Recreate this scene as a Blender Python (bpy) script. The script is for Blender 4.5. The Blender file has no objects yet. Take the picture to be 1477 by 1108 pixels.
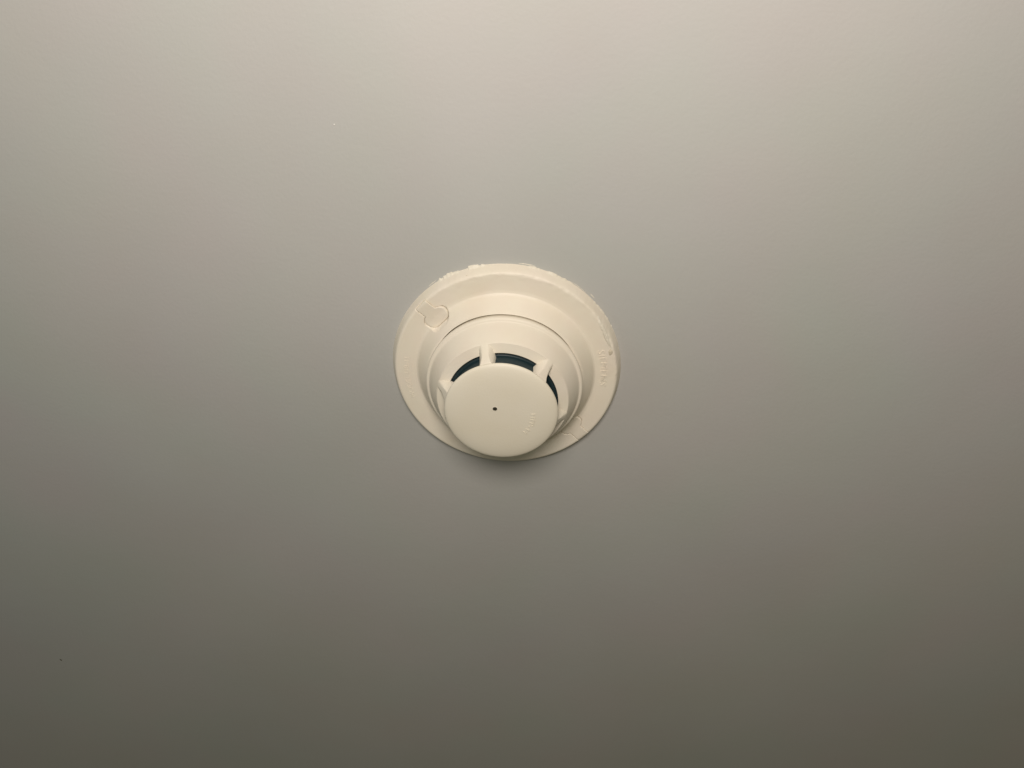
import bpy, bmesh, math, random
from mathutils import Vector, Matrix, noise

S = bpy.context.scene
COL = S.collection
CZ = 2.4                                     # height of the ceiling
MM = 0.001

# ------------------------------------------------------------------ camera
cam_d = bpy.data.cameras.new('camera')
cam = bpy.data.objects.new('camera', cam_d)
COL.objects.link(cam)
tilt, roll = math.radians(33.2317), math.radians(5.7772)
fw = Vector((0, math.sin(tilt), math.cos(tilt)))
rt0 = Vector((1, 0, 0))
up0 = rt0.cross(fw)
rt = rt0 * math.cos(roll) + up0 * math.sin(roll)
up = -rt0 * math.sin(roll) + up0 * math.cos(roll)
M = Matrix((rt, up, -fw)).transposed().to_4x4()
M.translation = Vector((0.0050342, -0.2699517, CZ - 0.4299792))
cam.matrix_world = M
cam_d.sensor_width = 36.0
cam_d.lens = 36.0 * 1075.0 / 1477.0
cam_d.clip_start = 0.01
cam_d.clip_end = 50
S.camera = cam

# ------------------------------------------------------------------ light
W = bpy.data.worlds.new('World'); S.world = W; W.use_nodes = True
bg = W.node_tree.nodes['Background']
bg.inputs['Color'].default_value = (1.0, 0.91, 0.60, 1)
bg.inputs['Strength'].default_value = 0.110

def lamp(name, loc, aim, size, power, color):
    d = bpy.data.lights.new(name, 'AREA'); d.shape = 'DISK'; d.size = size
    d.energy = power; d.color = color
    o = bpy.data.objects.new(name, d); COL.objects.link(o)
    o.location = loc
    o.rotation_euler = (Vector(aim) - Vector(loc)).to_track_quat('-Z', 'Y').to_euler()
    return o
# room lamp behind the photographer, below the ceiling
lamp('room_lamp', (-0.035, -0.525, CZ - 0.54), (-0.035, -0.525, CZ), 0.30, 6.4, (1.0, 0.908, 0.825))
# weak cool fill added at left to tint the ceiling, no visible source
lamp('cool_fill', (-1.10, -0.12, CZ - 0.70), (-0.40, -0.12, CZ), 0.5, 0.9, (0.62, 0.84, 1.0))

S.render.filter_size = 1.9
S.view_settings.view_transform = 'Standard'
S.view_settings.look = 'None'
S.view_settings.exposure = 0
S.view_settings.gamma = 1
S.view_settings.use_curve_mapping = False

# ------------------------------------------------------------------ materials
def mat(name, color, rough=0.5, bump=None, mottle=None, spec=0.5):
    m = bpy.data.materials.new(name); m.use_nodes = True
    nt = m.node_tree; N = nt.nodes; L = nt.links
    b = N['Principled BSDF']
    b.inputs['Base Color'].default_value = (*color, 1)
    b.inputs['Roughness'].default_value = rough
    b.inputs['Specular IOR Level'].default_value = spec
    tc = N.new('ShaderNodeTexCoord')
    if mottle:
        prev = None
        base = N.new('ShaderNodeRGB'); base.outputs[0].default_value = (*color, 1)
        prev = base.outputs[0]
        for scale, detail, tint, amt in mottle:
            n = N.new('ShaderNodeTexNoise'); n.inputs['Scale'].default_value = scale
            n.inputs['Detail'].default_value = detail
            L.new(tc.outputs['Object'], n.inputs['Vector'])
            mr = N.new('ShaderNodeMapRange'); mr.inputs['From Min'].default_value = 0.35
            mr.inputs['From Max'].default_value = 0.7; mr.inputs['To Max'].default_value = amt
            L.new(n.outputs['Fac'], mr.inputs['Value'])
            mx = N.new('ShaderNodeMix'); mx.data_type = 'RGBA'; mx.blend_type = 'MULTIPLY'
            L.new(mr.outputs[0], mx.inputs['Factor']); L.new(prev, mx.inputs['A'])
            mx.inputs['B'].default_value = (*tint, 1)
            prev = mx.outputs['Result']
        L.new(prev, b.inputs['Base Color'])
    if bump:
        nrm = None
        for scale, detail, dist in bump:
            n = N.new('ShaderNodeTexNoise'); n.inputs['Scale'].default_value = scale
            n.inputs['Detail'].default_value = detail
            L.new(tc.outputs['Object'], n.inputs['Vector'])
            bp = N.new('ShaderNodeBump'); bp.inputs['Strength'].default_value = 1.0
            bp.inputs['Distance'].default_value = dist
            L.new(n.outputs['Fac'], bp.inputs['Height'])
            if nrm: L.new(nrm, bp.inputs['Normal'])
            nrm = bp.outputs['Normal']
        L.new(nrm, b.inputs['Normal'])
    return m

M_ceil = mat('ceiling_paint', (0.45, 0.445, 0.43), 0.75,
             bump=[(420, 2, 0.00010), (90, 1, 0.00008)],
             mottle=[(7, 2, (0.94, 1.0, 0.95), 0.8), (9.3, 2, (1.0, 0.955, 0.96), 0.8), (5.1, 3, (0.95, 0.97, 1.0), 0.7)])
M_plastic = mat('cream_plastic', (0.77, 0.725, 0.622), 0.5, spec=0.35, bump=[(1500, 2, 0.00006)],
                mottle=[(45, 3, (0.97, 0.96, 0.93), 0.9), (60, 3, (0.99, 0.96, 0.97), 0.9)])
M_cap = mat('satin_cream_plastic', (0.765, 0.718, 0.605), 0.52, bump=[(1300, 2, 0.00010)],
            mottle=[(40, 3, (0.97, 0.96, 0.93), 0.8)])
M_paint = mat('dried_cream_paint', (0.75, 0.71, 0.61), 0.55, bump=[(600, 4, 0.0004)],
              mottle=[(120, 4, (0.92, 0.91, 0.88), 0.9)])
M_soil = mat('dusty_paint', (0.60, 0.54, 0.43), 0.8, bump=[(900, 4, 0.0005)])
M_dark = mat('dark_chamber_screen', (0.010, 0.025, 0.030), 0.45)
M_hole = mat('dark_indicator_well', (0.035, 0.032, 0.022), 0.5)
M_white = mat('white_paint_fleck', (0.68, 0.67, 0.64), 0.5)
M_speck = mat('dark_grime', (0.10, 0.10, 0.07), 0.8)

# ------------------------------------------------------------------ helpers
# local frame of the detector: x right, y away from the viewer, height h hangs DOWN (-z)
def ang(a):                                  # angle counted clockwise from the near side
    a = math.radians(a); return math.sin(a), -math.cos(a)
def P(r, a, h):
    x, y = ang(a); return Vector((x * r * MM, y * r * MM, -h * MM))

def link(name, me, m, parent=None, smooth=True):
    o = bpy.data.objects.new(name, me); COL.objects.link(o)
    if m: me.materials.append(m)
    if smooth:
        for p in me.polygons: p.use_smooth = True
    if parent: o.parent = parent
    return o

def finish(bm, name):
    bmesh.ops.remove_doubles(bm, verts=bm.verts, dist=1e-7)
    bmesh.ops.recalc_face_normals(bm, faces=bm.faces)
    me = bpy.data.meshes.new(name); bm.to_mesh(me); bm.free()
    return me

def interp(pts, step):
    """Catmull-Rom through (r,h) points; a point given as (r,h,1) is a hard corner."""
    out = []
    n = len(pts)
    for i in range(n - 1):
        p1, p2 = pts[i], pts[i + 1]
        p0 = pts[i - 1] if i > 0 and len(p1) == 2 else p1
        p3 = pts[i + 2] if i + 2 < n and len(p2) == 2 else p2
        d = math.hypot(p2[0] - p1[0], p2[1] - p1[1])
        k = max(1, int(math.ceil(d / step)))
        for j in range(k):
            t = j / k
            q = []
            for c in (0, 1):
                a, b, c2, e = p0[c], p1[c], p2[c], p3[c]
                q.append(0.5 * (2 * b + (c2 - a) * t + (2 * a - 5 * b + 4 * c2 - e) * t * t + (3 * b - a - 3 * c2 + e) * t ** 3))
            out.append(tuple(q))
    out.append((pts[-1][0], pts[-1][1]))
    return out

def lathe(prof, seg=360, warp=None, close_tip=False):
    bm = bmesh.new()
    rows = []
    for r, h in prof:
        if r < 1e-4:
            rows.append([bm.verts.new((0, 0, -h * MM))]); continue
        row = []
        for k in range(seg):
            a = 360.0 * k / seg
            rr, hh = warp(r, a, h) if warp else (r, h)
            row.append(bm.verts.new(P(rr, a, hh)))
        rows.append(row)
    for A, B in zip(rows, rows[1:]):
        for k in range(seg):
            k2 = (k + 1) % seg
            if len(A) == 1: bm.faces.new((A[0], B[k], B[k2]))
            elif len(B) == 1: bm.faces.new((A[k], A[k2], B[0]))
            else: bm.faces.new((A[k], A[k2], B[k2], B[k]))
    return bm

def adiff(a, b): return (a - b + 180) % 360 - 180
def sstep(e0, e1, x):
    t = min(1, max(0, (x - e0) / (e1 - e0))); return t * t * (3 - 2 * t)
def tag(o, label, cat):
    o['label'] = label; o['category'] = cat

# ------------------------------------------------------------------ ceiling
bm = bmesh.new()
bmesh.ops.create_grid(bm, x_segments=2, y_segments=2, size=2.5)
for v in bm.verts: v.co.z = 0
geom = bmesh.ops.extrude_face_region(bm, geom=bm.faces[:])
for v in geom['geom']:
    if isinstance(v, bmesh.types.BMVert): v.co.z += 0.02
me = finish(bm, 'ceiling')
ceil = link('ceiling', me, M_ceil, smooth=False)
ceil.location = (0, 0, CZ); ceil['kind'] = 'structure'

def blob(name, x, y, r, depth, m, parent, seed, stretch=1.0, rot=0.0):
    rnd = random.Random(seed); bm = bmesh.new(); n = 14
    rr = [r * rnd.uniform(0.75, 1.2) for _ in range(n)]
    rows = []
    for f, d in ((1, 0), (0.8, 0.7), (0.4, 1.0)):
        row = []
        for k in range(n):
            a = 2 * math.pi * k / n
            px, py = math.cos(a) * rr[k] * f * stretch, math.sin(a) * rr[k] * f
            c, s = math.cos(rot), math.sin(rot)
            row.append(bm.verts.new(((x + px * c - py * s) * MM, (y + px * s + py * c) * MM, -depth * d * MM)))
        rows.append(row)
    for A, B in zip(rows, rows[1:]):
        for k in range(n): bm.faces.new((A[k], A[(k + 1) % n], B[(k + 1) % n], B[k]))
    bm.faces.new(rows[-1])
    return link(name, finish(bm, name), m, parent)
w = blob('paint_fleck', -110.6, -151.7, 0.5, 0.3, M_white, ceil, 3); w['label'] = 'tiny white raised fleck in the ceiling paint'
w = blob('dirt_speck', -398.9, 378.8, 0.9, 0.3, M_speck, ceil, 4, 1.5, 1.0); w['label'] = 'tiny dark speck on the ceiling'

# ------------------------------------------------------------------ smoke detector
root = bpy.data.objects.new('smoke_detector', None); COL.objects.link(root)
root.location = (0, 0, CZ); root.empty_display_size = 0.05
tag(root, 'round cream ceiling smoke detector with stepped flange, vented head and flat cap', 'smoke detector')

# -- flange (mounting base) --------------------------------------------------
KA = (-51.7, 127.3)                          # angles of the two keyhole knockouts
def flange_h(r):
    """height of the flange face at radius r"""
    pts = [(50.8, 18.6), (51.6, 17.6), (59.0, 6.9), (60.2, 6.1), (62, 6.05), (73.0, 7.4), (74.2, 7.2), (75.2, 5.6), (77.4, 0.2), (77.6, -0.3)]
    for (a, ha), (b, hb) in zip(pts, pts[1:]):
        if r <= b: return ha + (hb - ha) * max(0, (r - a)) / (b - a)
    return 0
def flat_h(r): return 6.1 + (r - 60.2) * 0.1
def outline_knock():
    """keyhole outline in local coords (u = tangential clockwise, v = radius)"""
    pts = [(-4.9, 74.4), (-4.9, 66.3)]
    def arc(cx, cy, rad, a0, a1, n=7):
        for i in range(n + 1):
            a = math.radians(a0 + (a1 - a0) * i / n); pts.append((cx + rad * math.cos(a), cy + rad * math.sin(a)))
    arc(-4.6, 61.3, 4.6, 110, 180); arc(-3.6, 60.9, 5.4, 190, 262)
    arc(3.6, 60.9, 5.4, 278, 350); arc(4.6, 61.3, 4.6, 0, 70)
    pts += [(4.9, 66.3), (4.9, 74.4)]
    return pts
KO = outline_knock()
def in_poly(u, v, poly):
    c = False; n = len(poly)
    for i in range(n):
        x1, y1 = poly[i]; x2, y2 = poly[i - 1]
        if (y1 > v) != (y2 > v) and u < (x2 - x1) * (v - y1) / (y2 - y1) + x1: c = not c
    return c
def seg_dist(u, v, poly, closed=False):
    best = 9e9; n = len(poly)
    for i in range(0 if closed else 1, n):
        x1, y1 = poly[i - 1]; x2, y2 = poly[i]
        dx, dy = x2 - x1, y2 - y1
        t = max(0, min(1, ((u - x1) * dx + (v - y1) * dy) / (dx * dx + dy * dy + 1e-12)))
        best = min(best, math.hypot(u - x1 - t * dx, v - y1 - t * dy))
    return best
def to_knock(r, a, k):
    d = math.radians(adiff(a, KA[k])); return r * math.sin(d), r * math.cos(d)

SEG = 1440
def flange_warp(r, a, h):
    x, y = ang(a)
    # hand-painted, slightly lumpy outer edge on the near and right side
    w = sstep(0, 12, adiff(a, -48)) * (1 - sstep(0, 12, adiff(a, 82)))
    if r > 73.4 and r < 77.2:
        h += w * (noise.noise(Vector((x * 9, y * 9, r * 0.35))) * 0.55 + noise.noise(Vector((x * 34, y * 34, r * 0.8))) * 0.22)
    elif r > 66:
        f = sstep(66, 73.4, r)
        h += w * f * noise.noise(Vector((x * 16, y * 16, r * 0.3))) * 0.18
    # well under the knockout plates: the plate sits in it, a hair of gap shows round its rim
    if r < 51.6: r -= 0.55 * sstep(38, 62, abs(adiff(a, -4)))
    if r < 51.6: r += 0.32 * math.exp(-(adiff(a, -33) / 22) ** 2)
    for k in (0, 1):
        if abs(adiff(a, KA[k])) < 14 and 53 < r < 76:
            u, v = to_knock(r, a, k)
            if in_poly(u, v, KO): h = min(h, flat_h(r)) - 1.6
            else:
                d = seg_dist(u, v, KO)
                if d < (0.5 if (k == 0 and v < 64) else 0.2) and not (v > 64.5 and u * (1 - 2 * k) > 0): h = min(h, flat_h(r) + 1.0) - 1.4
    return r, h
prof = [(77.6, -0.3), (77.4, 0.2), (76.9, 1.5), (76.3, 3.0), (75.7, 4.5), (75.2, 5.6), (74.8, 6.4), (74.3, 7.05), (73.7, 7.35), (73.0, 7.4)]
r = 72.6
while r > 54.0:
    prof.append((r, flange_h(r))); r -= 0.3
prof += [(53.4, flange_h(53.4)), (52.5, flange_h(52.5)), (51.7, 17.4), (51.35, 17.85), (51.05, 17.8), (50.9, 17.3), (50.8, 12.0), (46, 8)]
bm = lathe(prof, SEG, flange_warp)
flange = link('mounting_flange', finish(bm, 'mounting_flange'), M_plastic, root)

def knock_plate(k, drop_uv):
    """thin plate with rounded rim, following the flange face"""
    bm = bmesh.new(); A = KA[k]
    n = len(KO); cu, cv = 0.0, 63.5
    # densify the outline
    O = []
    for i in range(n):
        x1, y1 = KO[i]; x2, y2 = KO[(i + 1) % n]
        m = max(1, int(math.hypot(x2 - x1, y2 - y1) / 0.6))
        for j in range(m): O.append((x1 + (x2 - x1) * j / m, y1 + (y2 - y1) * j / m))
    rows = []
    for f, dz in ((1.0, -2.2), (0.99, -0.30), (0.965, 0.0), (0.85, 0.0), (0.65, 0), (0.45, 0), (0.25, 0)):
        row = []
        for u, v in O:
            u2, v2 = cu + (u - cu) * f, cv + (v - cv) * f
            rr = math.hypot(u2, v2); aa = A + math.degrees(math.atan2(u2, v2))
            h = min(flange_h(max(rr, 50.9)), flat_h(rr) + 0.35 * sstep(64, 57, rr))   # its inner end lies flat, let into the sloped collar
            h += dz + drop_uv(u2, v2)
            row.append(bm.verts.new(P(rr, aa, h)))
        rows.append(row)
    N2 = len(O)
    for X, Y in zip(rows, rows[1:]):
        for i in range(N2): bm.faces.new((X[i], X[(i + 1) % N2], Y[(i + 1) % N2], Y[i]))
    c = bm.verts.new(P(cv, A, flange_h(cv) + 0.03 + drop_uv(cu, cv)))
    for i in range(N2): bm.faces.new((rows[-1][i], rows[-1][(i + 1) % N2], c))
    return link('knockout_plate', finish(bm, 'knockout_plate'), M_plastic, flange)
knock_plate(0, lambda u, v: 0.33 + 0.10 * u)
knock_plate(1, lambda u, v: 0.20 - 0.07 * u)

# -- dried paint along the near edge -------------------------------------------
def paint_bead(a0, a1, seed, wmax, r0=76.9, ragged=1.0):
    bm = bmesh.new(); n = int((a1 - a0) / 0.16)
    rows = [[], [], [], []]
    for i in range(n + 1):
        a = a0 + (a1 - a0) * i / n; t = i / n
        env = math.sin(math.pi * t) ** 0.4 if 0 < t < 1 else 0
        v1 = noise.noise(Vector((a * 0.18, seed * 7.1, 0)))
        v2 = noise.noise(Vector((a * 0.38, seed * 3.3, 5)))
        v3 = noise.noise(Vector((a * 0.8, seed * 1.3, 9)))
        wdt = wmax * env * (0.25 + 0.45 * sstep(-0.25, -0.05, v1 + 0.3 * v2) + 0.55 * sstep(-0.05, 0.12, v2 + 0.25 * v3) * ragged + 0.2 * v3)
        rows[0].append(bm.verts.new(P(r0 - 1.2, a, 2.6 + 0.4 * v2)))
        rows[1].append(bm.verts.new(P(r0 + wdt * 0.45, a, 0.8 * env + 0.15)))
        rows[2].append(bm.verts.new(P(r0 + wdt * 0.9, a, 0.35 * env + 0.08)))
        rows[3].append(bm.verts.new(P(r0 + wdt, a, -0.1)))
    for A, B in zip(rows, rows[1:]):
        for i in range(n): bm.faces.new((A[i], A[i + 1], B[i + 1], B[i]))
    return link('paint_edge', finish(bm, 'paint_edge'), M_paint, flange)
paint_bead(-43, -13, 1, 1.75, ragged=1.0)
paint_bead(-8, 34, 2, 1.2, ragged=0.5)
paint_bead(36, 66, 4, 1.0, ragged=0.4)
def smear(name, a0, a1, r0, r1, wid, hgt, m, seed):
    """a thin raised stroke of paint on the ceiling beside the rim"""
    bm = bmesh.new(); n = 26; rows = [[] for _ in range(5)]
    for i in range(n + 1):
        t = i / n; a = a0 + (a1 - a0) * t; rr = r0 + (r1 - r0) * t
        e = math.sin(math.pi * t) ** 0.6 if 0 < t < 1 else 0
        e *= 0.75 + 0.5 * noise.noise(Vector((t * 9, seed, 0)))
        for j, (q, z) in enumerate(((-1, -0.02), (-0.6, 0.8), (0, 1), (0.6, 0.8), (1, -0.02))):
            rows[j].append(bm.verts.new(P(rr + q * wid * 0.5 * e, a, hgt * z * max(e, 0.02))))
    for A, B in zip(rows, rows[1:]):
        for i in range(n): bm.faces.new((A[i], A[i + 1], B[i + 1], B[i]))
    return link(name, finish(bm, name), m, flange)
smear('paint_smear', 1, 9, 78.3, 78.6, 0.8, 0.3, M_paint, 1)
smear('paint_smear', 27, 36, 78.2, 77.9, 0.4, 0.15, M_paint, 3)
smear('paint_smear', 38, 41, 79.2, 79.0, 0.7, 0.3, M_paint, 4)
smear('paint_smear', -44, -39, 78.2, 78.6, 0.6, 0.25, M_paint, 5)

# lump of soiled paint near the lettering
def lump(name, a, r, ru, rv, hgt, m, seed, rot=0.0):
    bm = bmesh.new(); nr, ns = 7, 28; rows = []
    for i in range(nr + 1):
        f = 1 - i / nr; row = []
        for k in range(ns):
            t = 2 * math.pi * k / ns
            w = 1 + 0.35 * noise.noise(Vector((math.cos(t) * 1.7, math.sin(t) * 1.7, seed)))
            u, v = math.cos(t) * ru * f * w, math.sin(t) * rv * f * w
            u, v = u * math.cos(rot) - v * math.sin(rot), u * math.sin(rot) + v * math.cos(rot)
            rr = math.hypot(u, r + v); aa = a + math.degrees(math.atan2(u, r + v))
            z = (1 - f * f) * hgt * (1 + 0.6 * noise.noise(Vector((u * 1.3, v * 1.3, seed)))) - 0.12
            row.append(bm.verts.new(P(rr, aa, flange_h(rr) + z)))
        rows.append(row)
    for A, B in zip(rows, rows[1:]):
        for k in range(ns): bm.faces.new((A[k], A[(k + 1) % ns], B[(k + 1) % ns], B[k]))
    return link(name, finish(bm, name), m, flange)
lump('paint_lump', 58, 72.6, 13.0, 1.5, 0.8, M_paint, 2.2, -0.06)
lump('paint_lump', 69.3, 71.8, 2.8, 1.7, 0.5, M_soil, 5.2, -0.5)['label'] = 'small soiled lump of paint'
lump('paint_gap', 119.5, 60.3, 0.45, 1.0, 0.15, M_hole, 3.1, 0.9)
lump('paint_gap', -23.6, 75.2, 0.9, 0.35, 0.25, M_soil, 4.4, 0.0)

# -- raised lettering ----------------------------------------------------------
font_tmp = []
def lettering(name, text, size, r, a_mid, span, side, parent, m, hfun, rise, weight=0.0):
    """Raised letters bent round the axis. side=+1: reads clockwise with tops outward."""
    cu = bpy.data.curves.new('tmp', 'FONT'); cu.body = text; cu.size = size; cu.align_x = 'CENTER'; cu.align_y = 'CENTER'
    cu.extrude = 0.5; cu.resolution_u = 2; cu.offset = weight
    o = bpy.data.objects.new('tmp', cu); COL.objects.link(o)
    dg = bpy.context.evaluated_depsgraph_get()
    me = bpy.data.meshes.new_from_object(o.evaluated_get(dg)); me.name = name
    bpy.data.objects.remove(o); bpy.data.curves.remove(cu)
    xs = [v.co.x for v in me.vertices]; x0, x1 = min(xs), max(xs)
    for v in me.vertices:
        t = (v.co.x - (x0 + x1) / 2) / (x1 - x0)
        rr = r + v.co.y; aa = a_mid + span * t
        v.co = P(rr, aa, hfun(rr) + (rise if v.co.z > 0 else -0.3))
    me.update()
    return link(name, me, m, parent, smooth=False)
lettering('maker_name', 'SIEMENS', 6.3, 65.7, 79.3, 24.5, 1, flange, M_plastic, flange_h, 0.45)
lettering('model_lettering', 'MODEL DB-11', 4.6, 67.0, -99.2, 27.5, 1, flange, M_plastic, flange_h, 0.19)

# -- detector head -------------------------------------------------------------
head_pts = [(49.6, 11.5, 1), (50.2, 17.5), (50.7, 19.2), (51.3, 20.2), (51.5, 21.4), (51.2, 22.5), (50.4, 23.2), (49.5, 23.5),
            (48.9, 24.0), (48.2, 25.3), (46.6, 28.9), (44.9, 32.6), (43.4, 35.6), (42.5, 37.3), (42.2, 37.75), (41.9, 37.95), (41.4, 38.0),
            (36.2, 38.7), (35.6, 38.75, 1), (35.45, 38.6, 1), (36.5, 38.0), (39.0, 37.0, 1)]
bm = lathe(interp(head_pts, 0.16), 360)
head = link('detector_head', finish(bm, 'detector_head'), M_plastic, root)

# smoke chamber seen through the slots
bm = lathe([(38.8, 36.7), (33.0, 36.7), (32.6, 37.0), (32.6, 51.0)], 180)
chamber = link('smoke_chamber', finish(bm, 'smoke_chamber'), M_dark, root)

# ribs that carry the cap: wedge whose crest continues the slope of the head
def rib(a):
    bm = bmesh.new(); rows = []
    #      r     crest h  half crest  half base  base h
    st = [(44.2, 33.6, 2.5, 2.7, 32.6), (43.4, 35.45, 2.5, 2.9, 34.6), (42.8, 36.8, 2.4, 3.1, 35.6), (42.1, 38.1, 2.2, 3.6, 36.2), (41.0, 39.5, 2.0, 4.2, 36.6), (39.5, 41.9, 2.0, 4.7, 37.0),
          (37.8, 45.0, 2.2, 4.8, 37.3), (36.3, 47.8, 2.7, 4.7, 37.4), (35.2, 50.3, 3.6, 4.7, 37.5), (33.8, 51.9, 4.3, 4.8, 38.4), (31.4, 52.5, 4.4, 5.0, 39.0)]
    for r, hc, wc, wb, hb in st:
        row = []
        for u, h in ((-wb, hb), (-wc - (wb - wc) * 0.25, hb + (hc - hb) * 0.78), (-wc, hc - 0.18), (-wc * 0.55, hc), (wc * 0.55, hc), (wc, hc - 0.18), (wc + (wb - wc) * 0.25, hb + (hc - hb) * 0.78), (wb, hb)):
            row.append(bm.verts.new(P(math.hypot(r, u), a + math.degrees(math.atan2(u, r)), h)))
        rows.append(row)
    for A, B in zip(rows, rows[1:]):
        for i in range(len(A) - 1): bm.faces.new((A[i], A[i + 1], B[i + 1], B[i]))
    bm.faces.new(rows[0]); bm.faces.new(list(reversed(rows[-1])))
    o = link('rib', finish(bm, 'rib'), M_plastic, head)
    o.data.set_sharp_from_angle(angle=math.radians(34))
    return o
for k in range(6): rib(-19.8 + 60 * k)

# cap
cap_pts = [(31.0, 49.8, 1), (35.1, 50.0, 1), (35.45, 50.2), (35.65, 50.8), (35.4, 51.4), (34.7, 52.0), (33.2, 52.6), (30.4, 53.2), (26.5, 53.7), (21.0, 54.05), (15, 54.2), (8, 54.3), (0.0, 54.3)]
prof = interp(cap_pts, 0.8)
def cap_h(r):
    for (a, ha), (b, hb) in zip(prof, prof[1:]):
        if b <= r <= a and ha > 50.6: return hb + (ha - hb) * (r - b) / (a - b + 1e-9)
    return 54.3
bm = lathe(prof, 240)
cap = link('cap', finish(bm, 'cap'), M_cap, root)
# small well of the indicator, off centre
bm = bmesh.new(); n = 12; rows = []
for f, z in ((2.1, -0.03), (1.75, 0.10), (1.45, 0.10)):
    rows.append([bm.verts.new((-3.9 * MM + math.cos(2 * math.pi * i / n) * f * MM, -4.3 * MM + math.sin(2 * math.pi * i / n) * f * MM, -(54.27 + z) * MM)) for i in range(n)])
for A, B in zip(rows, rows[1:]):
    for i in range(n): bm.faces.new((A[i], A[(i + 1) % n], B[(i + 1) % n], B[i]))
link('indicator_rim', finish(bm, 'indicator_rim'), M_cap, cap)
bm = bmesh.new(); n = 7
f0 = [bm.verts.new((-3.9 * MM + math.cos(2 * math.pi * i / n + .3) * 1.55 * MM, -4.3 * MM + math.sin(2 * math.pi * i / n + .3) * 1.4 * MM, -54.31 * MM)) for i in range(n)]
bm.faces.new(f0); g = bmesh.ops.extrude_face_region(bm, geom=bm.faces[:])
for v in g['geom']:
    if isinstance(v, bmesh.types.BMVert): v.co.z += -0.05 * MM
link('indicator', finish(bm, 'indicator'), M_hole, cap, smooth=False)
lettering('model_lettering', 'HFP-11', 4.4, 20.0, 104, 46, 1, cap, M_cap, cap_h, 0.32)
